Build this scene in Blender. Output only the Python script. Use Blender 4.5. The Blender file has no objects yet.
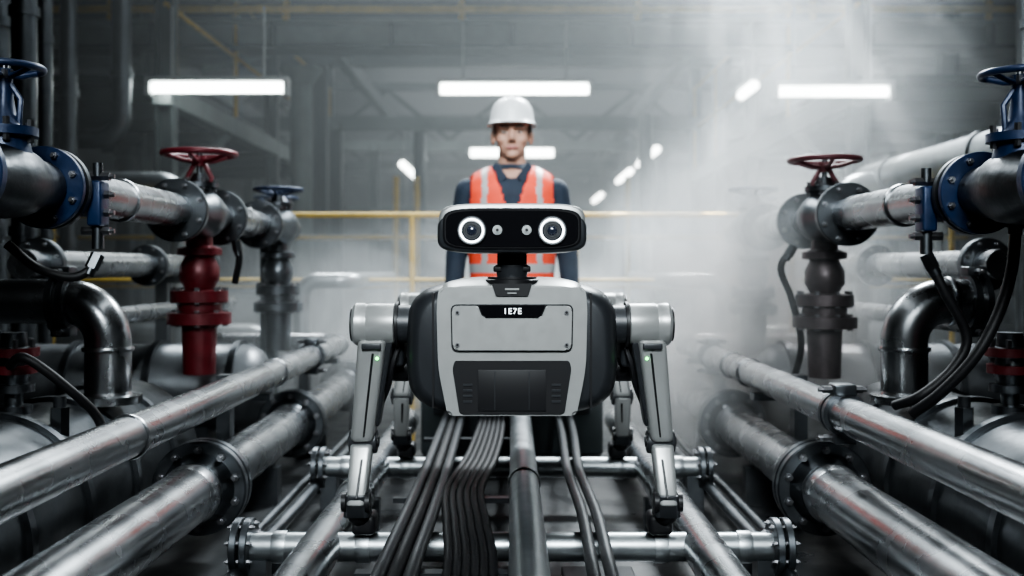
import bpy, bmesh, math, random
from mathutils import Vector, Matrix, Quaternion
random.seed(7)
V=Vector
# ---------------------------------------------------------------- materials
def mat(name, col, rough=.4, metal=0.0, var=.0, bump=.0, scale=8, emis=None, es=0, coat=0, rvar=0.0, spec=.5):
    m=bpy.data.materials.new(name); m.use_nodes=True
    nt=m.node_tree; p=nt.nodes['Principled BSDF']
    p.inputs['Base Color'].default_value=(*col,1)
    p.inputs['Roughness'].default_value=rough
    p.inputs['Metallic'].default_value=metal
    p.inputs['Coat Weight'].default_value=coat
    p.inputs['Specular IOR Level'].default_value=spec
    if emis:
        p.inputs['Emission Color'].default_value=(*emis,1)
        p.inputs['Emission Strength'].default_value=es
    if var or bump or rvar:
        tc=nt.nodes.new('ShaderNodeTexCoord'); src=tc.outputs['Object']
        n=nt.nodes.new('ShaderNodeTexNoise')
        n.inputs['Scale'].default_value=scale; n.inputs['Detail'].default_value=8; n.inputs['Roughness'].default_value=.65
        nt.links.new(src,n.inputs['Vector'])
        if var:
            r=nt.nodes.new('ShaderNodeValToRGB')
            r.color_ramp.elements[0].position=.3; r.color_ramp.elements[1].position=.7
            r.color_ramp.elements[0].color=(*[c*(1-var) for c in col],1)
            r.color_ramp.elements[1].color=(*[min(1,c*(1+var*.5)) for c in col],1)
            nt.links.new(n.outputs['Fac'],r.inputs['Fac']); nt.links.new(r.outputs['Color'],p.inputs['Base Color'])
        if rvar:
            n2=nt.nodes.new('ShaderNodeTexNoise'); n2.inputs['Scale'].default_value=scale*2.3; n2.inputs['Detail'].default_value=4
            nt.links.new(src,n2.inputs['Vector'])
            mr=nt.nodes.new('ShaderNodeMapRange'); mr.inputs['From Min'].default_value=.3; mr.inputs['From Max'].default_value=.7
            mr.inputs['To Min'].default_value=max(.03,rough-rvar); mr.inputs['To Max'].default_value=rough+rvar
            nt.links.new(n2.outputs['Fac'],mr.inputs['Value']); nt.links.new(mr.outputs['Result'],p.inputs['Roughness'])
        if bump:
            n3=nt.nodes.new('ShaderNodeTexNoise'); n3.inputs['Scale'].default_value=scale*6; n3.inputs['Detail'].default_value=5
            nt.links.new(src,n3.inputs['Vector'])
            b=nt.nodes.new('ShaderNodeBump'); b.inputs['Strength'].default_value=bump; b.inputs['Distance'].default_value=.004
            nt.links.new(n3.outputs['Fac'],b.inputs['Height']); nt.links.new(b.outputs['Normal'],p.inputs['Normal'])
    return m
STEEL=mat('brushed_steel',(.31,.32,.33),.27,1,.32,.012,4,rvar=.05)
STEELD=mat('dark_steel',(.12,.13,.14),.36,1,.3,.12,7,rvar=.08)
STEELV=mat('cast_valve_steel',(.06,.065,.07),.40,1,.3,.2,9,rvar=.08)
STEELL=mat('galvanised_steel',(.32,.34,.35),.36,1,.25,.03,7,rvar=.05)
BOLT=mat('bolt_zinc',(.24,.24,.25),.36,1,.2,0,30)
LAG=mat('lagging_steel',(.075,.082,.088),.38,.9,.35,.2,5,rvar=.08)
LAGL=mat('pale_lagging_steel',(.16,.17,.18),.40,.9,.35,.2,5,rvar=.08)
BLUE=mat('blue_paint',(.009,.026,.075),.38,.2,.4,.15,14,rvar=.1)
RED=mat('red_paint',(.11,.009,.014),.38,.2,.4,.15,14,rvar=.1)
REDD=mat('steam_greyed_red_paint',(.085,.070,.072),.42,.6,.4,.15,14,rvar=.1)  # greying by the steam in front is put into the colour
REDW=mat('red_wheel_paint',(.19,.020,.032),.38,.1,.3,.1,14)
REDW2=mat('steam_greyed_red_wheel_paint',(.16,.045,.055),.45,.1,.3,.1,14)  # red dulled in the colour itself to imitate the steam veil
YEL=mat('yellow_paint',(.48,.32,.03),.5,0,.3,.05,9)
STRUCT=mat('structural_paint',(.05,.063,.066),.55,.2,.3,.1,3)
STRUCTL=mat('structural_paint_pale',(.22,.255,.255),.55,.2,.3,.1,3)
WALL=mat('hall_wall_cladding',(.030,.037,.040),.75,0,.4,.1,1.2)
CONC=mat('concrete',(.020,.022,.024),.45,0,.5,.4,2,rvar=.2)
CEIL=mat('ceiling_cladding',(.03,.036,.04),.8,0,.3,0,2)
RUB=mat('black_rubber',(.006,.006,.007),.5,0,.2,.1,20,spec=.25)
CABD=mat('armoured_cable',(.055,.057,.06),.40,.7,.2,.1,20)
TUBE=mat('lamp_tube',(1,1,1),.4,emis=(.93,1,.97),es=12)
HOUS=mat('lamp_housing',(.4,.42,.42),.5,.3)
RLIGHT=mat('robot_silver_shell',(.285,.29,.285),.34,.45,.04,.01,30,rvar=.03)
RDARK=mat('robot_charcoal_shell',(.020,.022,.025),.38,.3,.1,.03,60)
RBLK=mat('robot_black_plastic',(.007,.007,.008),.42,.0,spec=.3)
RGLOSS=mat('robot_gloss_visor',(.004,.004,.005),.12,0,coat=.3)
RING=mat('led_ring_white',(1,1,1),.4,emis=(.86,.95,1),es=8)
LED=mat('led_green',(0,1,.2),.4,emis=(.1,1,.2),es=8)
LCD=mat('display_digits',(1,1,1),.4,emis=(.85,.95,1),es=2)
GLASS=mat('lens_glass',(.02,.025,.04),.05,.3,coat=1)
SKIN=mat('skin',(.44,.25,.18),.55,0,.12,.05,30)
LIP=mat('lips',(.34,.14,.12),.5)
EYEW=mat('eye_white',(.45,.44,.42),.4); IRIS=mat('eye_iris',(.03,.02,.015),.1)
HAIR=mat('short_hair',(.06,.045,.035),.7,0,.4,.4,60)
HELM=mat('helmet_plastic',(.80,.82,.83),.35,coat=.2)
SHIRT=mat('navy_shirt',(.014,.024,.042),.8,0,.3,.3,14)
ORG=mat('hivis_orange',(.80,.070,.028),.7,0,.15,.2,14)
SILV=mat('reflective_tape',(.42,.43,.43),.45,.3)
TROU=mat('work_trousers',(.02,.025,.035),.85,0,.3,.3,12)
BOOT=mat('boot_leather',(.015,.012,.01),.5)

# ---------------------------------------------------------------- builders
def trk(d):
    d=V(d).normalized()
    return d.to_track_quat('Z','Y').to_matrix().to_4x4()
class B:
    def __init__(s,*mats): s.bm=bmesh.new(); s.mats=list(mats)
    def _skin(s,rings,m,closed=True,cap=True):
        n=len(rings[0]); fs=[]
        for a,b in zip(rings[:-1],rings[1:]):
            for i in range(n):
                j=(i+1)%n
                if not closed and j==0: continue
                try: fs.append(s.bm.faces.new((a[i],a[j],b[j],b[i])))
                except ValueError: pass
        if cap:
            for r in (rings[0],rings[-1]):
                try: fs.append(s.bm.faces.new(r))
                except ValueError: pass
        for f in fs: f.material_index=m
        return fs
    def lathe(s,prof,o,d,m=0,seg=32,cap=True):
        M=Matrix.Translation(V(o))@trk(d); rings=[]
        for a,r in prof:
            r=max(r,1e-4)
            rings.append([s.bm.verts.new(M@V((r*math.cos(2*math.pi*i/seg),r*math.sin(2*math.pi*i/seg),a))) for i in range(seg)])
        s._skin(rings,m,cap=cap); return s
    def cyl(s,p0,p1,r0,r1=None,m=0,seg=32,bev=0):
        r1=r0 if r1 is None else r1; p0=V(p0);p1=V(p1);L=(p1-p0).length
        if bev: pr=[(0,r0-bev),(bev*.3,r0-bev*.3),(bev,r0),(L-bev,r1),(L-bev*.3,r1-bev*.3),(L,r1-bev)]
        else: pr=[(0,r0),(L,r1)]
        return s.lathe(pr,p0,p1-p0,m,seg)
    def tube(s,pts,r,m=0,seg=24):
        pts=[V(p) for p in pts]; n=len(pts); T=[]
        for i in range(n):
            a=pts[max(0,i-1)]; b=pts[min(n-1,i+1)]; T.append((b-a).normalized())
        up=V((0,0,1)) if abs(T[0].z)<.9 else V((1,0,0))
        nr=(up-T[0]*up.dot(T[0])).normalized(); rings=[]
        for i in range(n):
            if i: nr=T[i-1].rotation_difference(T[i])@nr
            nr=(nr-T[i]*nr.dot(T[i])).normalized(); bn=T[i].cross(nr)
            rr=r[i] if isinstance(r,(list,tuple)) else r
            rings.append([s.bm.verts.new(pts[i]+rr*(math.cos(2*math.pi*k/seg)*nr+math.sin(2*math.pi*k/seg)*bn)) for k in range(seg)])
        s._skin(rings,m); return s
    def box(s,c,sz,R=None,m=0,bev=0):
        M=Matrix.Translation(V(c))@(R.to_4x4() if R else Matrix())@Matrix.Diagonal((*sz,1))
        r=bmesh.ops.create_cube(s.bm,size=1,matrix=M); vs=r['verts']
        fs={f for v in vs for f in v.link_faces}
        for f in fs: f.material_index=m
        if bev:
            es=list({e for v in vs for e in v.link_edges})
            rr=bmesh.ops.bevel(s.bm,geom=es,offset=bev,segments=3,affect='EDGES',profile=.5)
            for f in rr['faces']: f.material_index=m
        return s
    def torus(s,c,d,R,r,m=0,seg=40,ss=12):
        M=Matrix.Translation(V(c))@trk(d); rings=[]
        for i in range(seg+1):
            a=2*math.pi*i/seg
            rings.append([s.bm.verts.new(M@V(((R+r*math.cos(2*math.pi*k/ss))*math.cos(a),(R+r*math.cos(2*math.pi*k/ss))*math.sin(a),r*math.sin(2*math.pi*k/ss)))) for k in range(ss)])
        s._skin(rings,m,cap=False); bmesh.ops.remove_doubles(s.bm,verts=rings[0]+rings[-1],dist=1e-5); return s
    def ell(s,c,rad,m=0,seg=24):
        r=bmesh.ops.create_uvsphere(s.bm,u_segments=seg,v_segments=seg//2,radius=1,matrix=Matrix.Translation(V(c))@Matrix.Diagonal((*rad,1)))
        for f in {f for v in r['verts'] for f in v.link_faces}: f.material_index=m
        return s
    def caps(s,p0,p1,r0,r1,m=0,seg=20):
        s.cyl(p0,p1,r0,r1,m,seg); s.ell(p0,(r0,)*3,m,seg); s.ell(p1,(r1,)*3,m,seg); return s
    def prism(s,pts,y0,y1,m=0,bev=0,M=None):
        """outline in XZ extruded along Y"""
        M=M or Matrix()
        a=[s.bm.verts.new(M@V((x,y0,z))) for x,z in pts]; b=[s.bm.verts.new(M@V((x,y1,z))) for x,z in pts]
        fs=s._skin([a,b],m)
        if bev:
            es=[e for e in {e for f in fs for e in f.edges} if all(f in fs for f in e.link_faces) and (set(e.verts)<=set(a))]
            rr=bmesh.ops.bevel(s.bm,geom=es,offset=bev,segments=3,affect='EDGES')
            for f in rr['faces']: f.material_index=m
        return s
    def loft(s,secs,m=0,n=4.5,seg=64,axis='Y'):
        """secs: (pos, cx, cz, a, b) superellipse"""
        rings=[]
        for sc in secs:
            pos,cx,cz,a,b=sc[:5]; nn=sc[5] if len(sc)>5 else n; ring=[]
            for i in range(seg):
                t=2*math.pi*i/seg; c,q=math.cos(t),math.sin(t)
                x=cx+a*math.copysign(abs(c)**(2/nn),c); z=cz+b*math.copysign(abs(q)**(2/nn),q)
                ring.append(s.bm.verts.new((x,pos,z) if axis=='Y' else (x,z,pos)))
            rings.append(ring)
        return s._skin(rings,m)
    def flange(s,o,d,R,t,n=8,m=0,mb=1,rb=None,bore=None):
        o=V(o); d=V(d).normalized(); bv=t*.12; rb=rb or R*.085
        s.lathe([(-t/2,R*.5),(-t/2,R-bv),(-t/2+bv,R),(t/2-bv,R),(t/2,R-bv),(t/2,R*.5)],o,d,m,48)
        M=trk(d).to_3x3()
        for k in range(n):
            a=2*math.pi*(k+.5)/n; p=o+M@V((R*.82*math.cos(a),R*.82*math.sin(a),0))
            L=t/2+rb*1.1
            s.cyl(p-d*L,p+d*L,rb,m=mb,seg=6); s.cyl(p-d*(L+rb*.9),p+d*(L+rb*.9),rb*.55,m=mb,seg=10)
        return s
    def wheel(s,c,d,R,r,m=0,spokes=5,dish=.25):
        c=V(c); d=V(d).normalized(); M=trk(d).to_3x3()
        s.torus(c,d,R,r,m,48,12); hub=c-d*R*dish
        s.cyl(hub-d*r*1.6,hub+d*r*1.8,r*2.2,m=m,seg=20)
        for k in range(spokes):
            a=2*math.pi*k/spokes+.3; u=M@V((math.cos(a),math.sin(a),0))
            s.tube([hub+u*r*1.5,hub+u*R*.45+d*R*dish*.15,hub+u*R*.75+d*R*dish*.6,c+u*R],r*.75,m,10)
        return s
    def done(s,name,parent=None,smooth=True,ang=35,bevel=0):
        bmesh.ops.recalc_face_normals(s.bm,faces=s.bm.faces)
        if smooth:
            for f in s.bm.faces: f.smooth=True
            for e in s.bm.edges:
                if len(e.link_faces)==2 and e.calc_face_angle(0)>math.radians(ang): e.smooth=False
        me=bpy.data.meshes.new(name); s.bm.to_mesh(me); s.bm.free()
        for m in s.mats: me.materials.append(m)
        o=bpy.data.objects.new(name,me); bpy.context.scene.collection.objects.link(o)
        if parent: o.parent=parent
        return o
def empty(name):
    e=bpy.data.objects.new(name,None); e.empty_display_size=.1
    bpy.context.scene.collection.objects.link(e); return e
def rounded(pts,R,n=10):
    pts=[V(p) for p in pts]; out=[pts[0]]
    for i in range(1,len(pts)-1):
        a,b,c=pts[i-1],pts[i],pts[i+1]; u=(a-b).normalized(); w=(c-b).normalized()
        P=b+u*R; Q=b+w*R
        if abs(u.dot(w))<.02:
            C=P+w*R
            for k in range(n+1):
                t=math.pi/2*k/n; out.append(C-w*R*math.cos(t)-u*R*math.sin(t))
        else:
            for k in range(n+1):
                t=k/n; out.append(P*(1-t)**2+b*2*t*(1-t)+Q*t*t)
    out.append(pts[-1]); return out
def spline(pts,n=10):
    pts=[V(p) for p in pts]; P=[pts[0]*2-pts[1]]+pts+[pts[-1]*2-pts[-2]]; out=[]
    for i in range(1,len(P)-2):
        for k in range(n):
            t=k/n; a,b,c,d=P[i-1:i+3]
            out.append(.5*((2*b)+(c-a)*t+(2*a-5*b+4*c-d)*t*t+(3*b-a-3*c+d)*t**3))
    out.append(pts[-1]); return out

# ---------------------------------------------------------------- room shell
def slab(name,c,sz,m): return B(m).box(c,sz).done(name,smooth=False)
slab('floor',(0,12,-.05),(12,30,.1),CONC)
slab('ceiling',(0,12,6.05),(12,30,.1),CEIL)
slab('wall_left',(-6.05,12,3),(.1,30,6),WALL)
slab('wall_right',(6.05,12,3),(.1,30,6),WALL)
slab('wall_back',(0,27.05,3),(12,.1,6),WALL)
slab('wall_front',(0,-3.05,3),(12,.1,6),WALL)
slab('equipment_plinth',(0,2.0,.21),(3.6,4.0,.42),CONC)

# ---------------------------------------------------------------- long floor pipes
def coupling(b,o,d,r,m=0,w=.05):
    b.lathe([(-w/2,r*1.0),(-w/2,r*1.09),(-w/2+.004,r*1.12),(w/2-.004,r*1.12),(w/2,r*1.09),(w/2,r)],o,d,m,40)
def clampring(b,o,d,r,m=0,mb=1,lug=V((0,0,1))):
    o=V(o); d=V(d)
    for k in (-.014,.014): b.lathe([(-.008,r),(-.008,r*1.22),(.008,r*1.22),(.008,r)],o+d*k,d,m,40)
    side=d.cross(lug).normalized()
    for sgn in (-1,1):
        c=o+lug*sgn*(r*1.32)
        b.box(c,(.05,.05,.026),None,m,.004)
        b.cyl(c-side*.045,c+side*.045,.009,m=mb,seg=6); b.cyl(c-side*.055,c+side*.055,.0055,m=mb,seg=10)
for sg in (-1,1):
    # upper pipe
    e=empty('steel_process_pipe')
    b=B(STEEL); b.tube(rounded([(sg*.75,.3,.82),(sg*.75,4.45,.82),(sg*1.35,4.45,.82)],.1),.041,0,36)
    coupling(b,(sg*.75,1.95 if sg<0 else 3.4,.82),(0,1,0),.041,0,.012); coupling(b,(sg*.75,3.15,.82),(0,1,0),.041,0,.012)
    coupling(b,(sg*.75,4.3,.82),(0,1,0),.041,0,.03)
    b.done('pipe_run',e)
    b=B(STEELD,BOLT)
    if sg>0: clampring(b,(.75,2.27,.82),V((0,1,0)),.041,0,1,V((0,0,1)))
    clampring(b,(sg*.75,3.75,.82),V((0,1,0)),.041,0,1)
    b.done('pipe_clamp',e)
    b=B(STEELD)
    for y in (1.2,3.0,4.15): 
        b.box((sg*.86,y,.62),(.04,.05,.42),m=0); b.box((sg*.80,y,.765),(.16,.05,.02),m=0)
    b.done('pipe_bracket',e)
    # lower flanged pipe
    e=empty('flanged_steel_pipe')
    b=B(STEEL); b.tube([(sg*.78,.3,.60),(sg*.78,2.54,.60),(sg*.78,5.6,.60)],.069,0,44)
    for y in (2.42,2.68,3.48,3.64): b.lathe([(-.03,.069),(0,.074),(.03,.069)],(sg*.78,y,.6),(0,1,0),0,40)
    b.done('pipe_run',e)
    b=B(STEELD,BOLT)
    for y in (2.52,3.55,4.7):
        b.flange((sg*.78,y-.017,.6),(0,1,0),.118,.028,10); b.flange((sg*.78,y+.017,.6),(0,1,0),.118,.028,10)
        b.lathe([(-.07,.071),(-.03,.09),(.03,.09),(.07,.071)],(sg*.78,y,.6),(0,1,0),0,40)
    b.done('flange_pair',e)
    b=B(STEELD)
    for y in (1.5,3.1,3.9): b.box((sg*.78,y,.475),(.12,.05,.12)); 
    b.box((sg*.78,5.2,.27),(.12,.05,.54))
    b.done('pipe_saddle',e)
    # inner pipe
    e=empty('inner_steel_pipe')
    b=B(STEEL); b.tube([(sg*.41,.3,.55),(sg*.41,2.0,.55),(sg*.41,3.95,.55)],.045,0,36)
    coupling(b,(sg*.41,2.62,.55),(0,1,0),.045,0,.05)
    b.done('pipe_run',e)
    b=B(STEELD)
    for y in (1.3,2.8,3.7): b.box((sg*.41,y,.46),(.08,.04,.09))
    b.done('pipe_saddle',e)
    # thin parallel lines between the main runs
    e=empty('small_bore_pipe')
    b=B(STEELD); b.tube([(sg*.585,1.0,.50),(sg*.585,2.4,.50),(sg*.585,3.9,.50)],.016,0,18); b.tube([(sg*.63,2.3,.50),(sg*.63,3.0,.50),(sg*.63,3.9,.50)],.012,0,18)
    for y in (1.6,2.4,3.3): b.box((sg*.60,y,.455),(.12,.03,.075))
    b.done('tubing',e)
    e=empty('outboard_process_pipe')
    b=B(STEEL); b.tube([(sg*1.42,2.9,1.16),(sg*1.42,3.7,1.16),(sg*1.42,4.7,1.16)],.045,0,32); b.tube([(sg*1.32,2.9,.99),(sg*1.32,3.6,.99),(sg*1.32,4.7,.99)],.03,0,28)
    b.done('pipe_run',e)
    b=B(STEELD,BOLT)
    for y in (3.0,3.9,4.6): b.flange((sg*1.42,y,1.16),(0,1,0),.08,.03,8)
    for y in (3.25,4.4): b.flange((sg*1.32,y,.99),(0,1,0),.055,.02,6)
    b.box((sg*1.5,4.3,.6),(.05,.05,1.2)); b.box((sg*1.40,4.3,.945),(.25,.05,.03)); b.box((sg*1.46,4.3,1.10),(.12,.05,.03))
    b.done('flanges_and_support',e)
# cross headers
for y,z,hw in ((2.16,.548,.60),(3.02,.548,.60)):
    e=empty('cross_header_pipe')
    b=B(STEELL); b.tube([(-hw,y,z),(0,y,z),(hw,y,z)],.031,0,28)
    for sg in (-1,1):
        for x in (.50,.32): coupling(b,(sg*x,y,z),(1,0,0),.031,0,.03)
    b.done('pipe_run',e)
    b=B(STEELD,BOLT)
    for sg in (-1,1):
        b.flange((sg*(hw-.01),y,z),(1,0,0),.062,.016,8); b.flange((sg*(hw-.032),y,z),(1,0,0),.062,.016,8)
        b.box((sg*.55,y,.47),(.05,.05,.11))
    b.done('end_flange',e)
# centre pipe + cables
e=empty('centre_conduit_pipe')
b=B(STEELL); b.tube([(.03,.3,.625),(.03,2,.625),(.03,3.84,.625)],.036,0,32); coupling(b,(.03,2.45,.625),(0,1,0),.036,0,.03)
b.done('pipe_run',e)
b=B(STEELD)
for y in (1.2,2.75,3.6): b.box((.03,y,.505),(.05,.05,.18))
b.done('pipe_saddle',e)
e=empty('cable_bundle')
b=B(CABD,RUB)
for k in range(3):
    x=(k-1)*.029
    b.tube(spline([(-.215+x,3.84,.60),(-.21+x,3.3,.602),(-.205+x,2.7,.604),(-.205+x,2.2,.606),(-.21+x,1.7,.60),(-.215+x*1.1,1.0,.56),(-.215+x,.4,.5)]),.0135,0 if k!=1 else 1,16)
b.done('armoured_cables',e)
b=B(RUB)
for k in range(6):
    x=(k-2.5)*.0165
    pts=spline([(-.070+x*.9,3.84,.60),(-.075+x,3.3,.603),(-.09+x,2.85,.605),(-.118+x,2.45,.606),(-.095+x,2.1,.607),(-.075+x,1.8,.605),(-.07+x,1.2,.57),(-.07+x,.4,.5)],24)
    b.tube(pts,[.0100 if i%2 else .0076 for i in range(len(pts))],0,12)
b.done('corrugated_hoses',e)
b=B(CABD)
for k in range(2):
    x=k*.032
    b.tube(spline([(.17+x*1.4,3.84,.602),(.165+x*1.2,3.3,.604),(.15+x,2.7,.606),(.155+x,2.2,.607),(.145+x,1.7,.602),(.15+x,1.0,.57),(.15+x,.4,.5)]),.0125,0,16)
b.done('small_bore_tubes',e)
b=B(RDARK,BOLT)
b.box((-.06,2.6,.435),(.62,.05,.03)); b.box((-.13,2.0,.45),(.36,.5,.06),m=0,bev=.004); b.box((.19,2.0,.45),(.16,.5,.06),m=0,bev=.004)
for y in (2.45,1.85,3.3): b.box((-.14,y,.583),(.30,.03,.012),m=0); 
b.done('cable_tray',e)
# added box hidden behind the robot, blocks vest reflections; cables run into it
e=empty('reflection_blocker')
b=B(STRUCT,STEELD,BOLT)
b.box((0,3.91,.74),(.70,.14,.62),m=0,bev=.012); b.box((0,3.835,.80),(.60,.014,.42),m=1,bev=.004)
for x in (-.28,.28):
    for z in (.63,.97): b.cyl((x,3.82,z),(x,3.835,z),.009,m=2,seg=6)
for x in (-.244,-.215,-.186,.03,.17,.215): b.cyl((x,3.81,.602),(x,3.84,.602),.018 if x!=.03 else .045,m=2,seg=20)
b.done('box_body',e)

# ---------------------------------------------------------------- upper side lines + valves
def upper_line(sg,X,z,y0,y1,r):
    e=empty('overhead_steel_pipe')
    b=B(STEEL); b.tube([(sg*X,y0,z),(sg*X,(y0+y1)/2,z),(sg*X,y1,z)],r,0,40)
    for y in (2.55,3.75): coupling(b,(sg*X,y,z),(0,1,0),r,0,.02)
    b.done('pipe_run',e)
    b=B(STEELD,BOLT)
    for y in (2.98,3.42,3.95): b.flange((sg*X,y,z),(0,1,0),r*1.9,.024,8)
    b.done('flange_pair',e)
    b=B(STRUCT); b.box((sg*(X+.02),4.2,z/2-.02),(.06,.06,z-.04)); b.done('support_post',e)
upper_line(-1,1.0,1.322,1.6,4.5,.050)
upper_line(1,1.0,1.31,1.6,4.5,.050)
def near_valve(sg,X,z):
    e=empty('blue_gate_valve')
    x=sg*X; yv=1.97
    b=B(BLUE,BOLT,STEELV)
    b.flange((x,2.165,z),(0,1,0),.088,.022,8,2,1); b.flange((x,2.135,z),(0,1,0),.088,.016,8,0,1)
    b.flange((x,1.80,z),(0,1,0),.088,.022,8,0,1)
    b.lathe([(-.15,.055),(-.09,.058),(-.05,.07),(0,.075),(.05,.07),(.09,.058),(.15,.055)],(x,yv,z),(0,1,0),2,36)
    b.lathe([(0,.058),(.05,.05),(.075,.045),(.078,.062),(.095,.062),(.097,.035),(.12,.022),(.16,.016),(.19,.014)],(x,yv,z+.01),(0,0,1),0,32)
    for k in range(6):
        a=k*math.pi/3; b.cyl((x+.052*math.cos(a),yv+.052*math.sin(a),z+.075),(x+.052*math.cos(a),yv+.052*math.sin(a),z+.12),.007,m=1,seg=6)
    b.done('valve_body',e)
    b=B(BLUE,STEEL,BOLT)
    for s2 in (-1,1): b.tube([(x+s2*.028,yv,z+.105),(x+s2*.032,yv,z+.16),(x+s2*.012,yv,z+.19)],.006,0,8)
    b.cyl((x,yv,z+.1),(x,yv,z+.235),.007,m=1,seg=12); b.cyl((x,yv,z+.2),(x,yv,z+.218),.018,m=2,seg=6)
    b.wheel((x,yv,z+.222),(0,0,1),.070,.0072,0,5,.22)
    b.done('handwheel',e)
    b=B(BLUE,BOLT,STEELD)
    b.box((x-sg*.085,2.21,z-.03),(.032,.05,.10),m=0,bev=.006)
    for dz in (-.06,-.02,.02,.06):
        b.cyl((x-sg*.112,2.21,z-.03+dz),(x-sg*.05,2.21,z-.03+dz),.010,m=1,seg=6); b.cyl((x-sg*.122,2.21,z-.03+dz),(x-sg*.05,2.21,z-.03+dz),.0055,m=1,seg=10)
    b.cyl((x-sg*.085,2.21,z-.13),(x-sg*.085,2.21,z-.08),.013,m=2,seg=16); b.cyl((x-sg*.085,2.21,z+.03),(x-sg*.085,2.21,z+.06),.011,m=2,seg=16)
    b.done('bolted_clamp',e)
    return e
near_valve(-1,1.0,1.322); near_valve(1,1.0,1.31)
def gate_valve(name,x,y,z,col,colw,R,wz,lower=True):
    e=empty(name)
    b=B(col,BOLT,STEELD)
    b.lathe([(-.17,.052),(-.15,.054),(-.08,.06),(-.04,.078),(0,.084),(.04,.078),(.08,.06),(.17,.052)],(x,y,z),(0,1,0),2,36)
    b.lathe([(0,.05),(.06,.045),(.065,.062),(.08,.062),(.082,.035),(.11,.02)],(x,y,z+.02),(0,0,1),2,28)
    for k in range(6):
        a=k*math.pi/3; b.cyl((x+.05*math.cos(a),y+.05*math.sin(a),z+.07),(x+.05*math.cos(a),y+.05*math.sin(a),z+.115),.007,m=1,seg=6)
    if lower:
        b.lathe([(0,.04),(.05,.042),(.06,.07),(.08,.07),(.085,.045),(.12,.062),(.16,.062),(.19,.045),(.195,.09),(.225,.09),(.23,.09),(.235,.07),(.26,.07),(.265,.10),(.30,.10),(.305,.055),(.46,.050)],(x,y,z-.05),(0,0,-1),0,36)
        for zz in (.21,.282):
            for k in range(8):
                a=k*math.pi/4+.2; b.cyl((x+.080*math.cos(a),y+.080*math.sin(a),z-.05-zz-.026),(x+.080*math.cos(a),y+.080*math.sin(a),z-.05-zz+.026),.009,m=1,seg=6)
    b.done('valve_body',e)
    b=B(colw,STEELD)
    for s2 in (-1,1): b.tube([(x+s2*.035,y,z+.09),(x+s2*.04,y,z+(wz-z)*.6),(x+s2*.015,y,wz-.03)],.008,0,8)
    b.cyl((x,y,z+.08),(x,y,wz+.02),.009,m=1,seg=12)
    b.wheel((x,y,wz),(0,0,1),R,R*.085,0,5,.22)
    b.done('handwheel',e)
    return e
gate_valve('red_gate_valve',-1.0,3.2,1.322,RED,REDW,.112,1.515)
gate_valve('red_gate_valve',1.0,3.2,1.31,REDD,REDW2,.108,1.495)
gate_valve('blue_globe_valve',-.97,4.15,1.322,STEELD,BLUE,.095,1.475)
gate_valve('blue_globe_valve',1.0,4.15,1.31,STEELD,BLUE,.095,1.475)
gate_valve('blue_globe_valve',-1.25,5.3,1.30,STEELD,BLUE,.11,1.52)
gate_valve('blue_globe_valve',1.3,5.3,1.30,STEELD,BLUE,.11,1.52)

# elbow pipes
def elbow(sg,Xv,Xend):
    e=empty('elbow_pipe')
    b=B(STEEL); b.tube(rounded([(sg*Xend,2.6,1.063),(sg*Xv,2.6,1.063),(sg*Xv,2.6,.80)],.105,14),.058,0,40)
    coupling(b,(sg*(Xv+.115),2.6,1.063),(1,0,0),.058,0,.016); coupling(b,(sg*Xv,2.6,.94),(0,0,1),.058,0,.012)
    b.lathe([(0,.058),(.0,.085),(.02,.085),(.022,.062),(.03,.058)],(sg*Xv,2.6,.80),(0,0,1),0,40)
    b.done('pipe_bend',e)
    b=B(STEELD,BOLT); clampring(b,(sg*(Xv+.115 if sg<0 else Xend-.015),2.6,1.063),V((1,0,0)),.059,0,1,V((0,0,1)))
    b.done('pipe_clamp',e)
elbow(-1,1.05,1.75)
elbow(1,1.02,1.215)
# big lagged vessels
def drum(name,x,y0,y1,z,r,m=LAG):
    e=empty(name)
    b=B(m,STEELD,BOLT)
    b.lathe([(0,r*.05),(.01,r*.5),(.04,r*.85),(.09,r),(y1-y0-.09,r),(y1-y0-.04,r*.85),(y1-y0-.01,r*.5),(y1-y0,r*.05)],(x,y0,z),(0,1,0),0,56)
    b.done('drum_shell',e)
    b=B(STEELD,BOLT)
    yy=y0+.2
    while yy<y1-.1:
        b.lathe([(-.012,r),(-.012,r+.012),(.012,r+.012),(.012,r)],(x,yy,z),(0,1,0),0,56); yy+=.28
    b.done('bands',e)
    b=B(STEELD)
    for yy in (y0+.25,y1-.25): b.box((x,yy,(z-r*.6)/2+.2),(r*1.2,.08,z-r*.6-.4))
    b.done('saddles',e)
    return e
drum('lagged_vessel',-1.16,1.2,3.1,.60,.215); drum('lagged_vessel',1.16,1.2,3.1,.60,.215)
def xdrum(sg,y,z,r,x0,x1):
    e=empty('horizontal_vessel'); L=x1-x0
    b=B(LAGL); o=(sg*x0,y,z); d=(sg,0,0)
    b.lathe([(0,r*.05),(.01,r*.5),(.04,r*.85),(.08,r),(L,r)],o,d,0,56); b.done('vessel_shell',e)
    b=B(STEELD)
    for k in (.12,.42,.72): b.lathe([(-.012,r),(-.012,r+.014),(.012,r+.014),(.012,r)],(sg*(x0+k),y,z),(1,0,0),0,56)
    for k in (.25,.7): b.box((sg*(x0+k),y,(z-r*.6)/2+.2),(.08,.2,z-r*.6-.4))
    b.done('vessel_bands',e)
xdrum(-1,3.75,.70,.165,.90,2.0); xdrum(1,3.75,.70,.165,.90,2.0)
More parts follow.
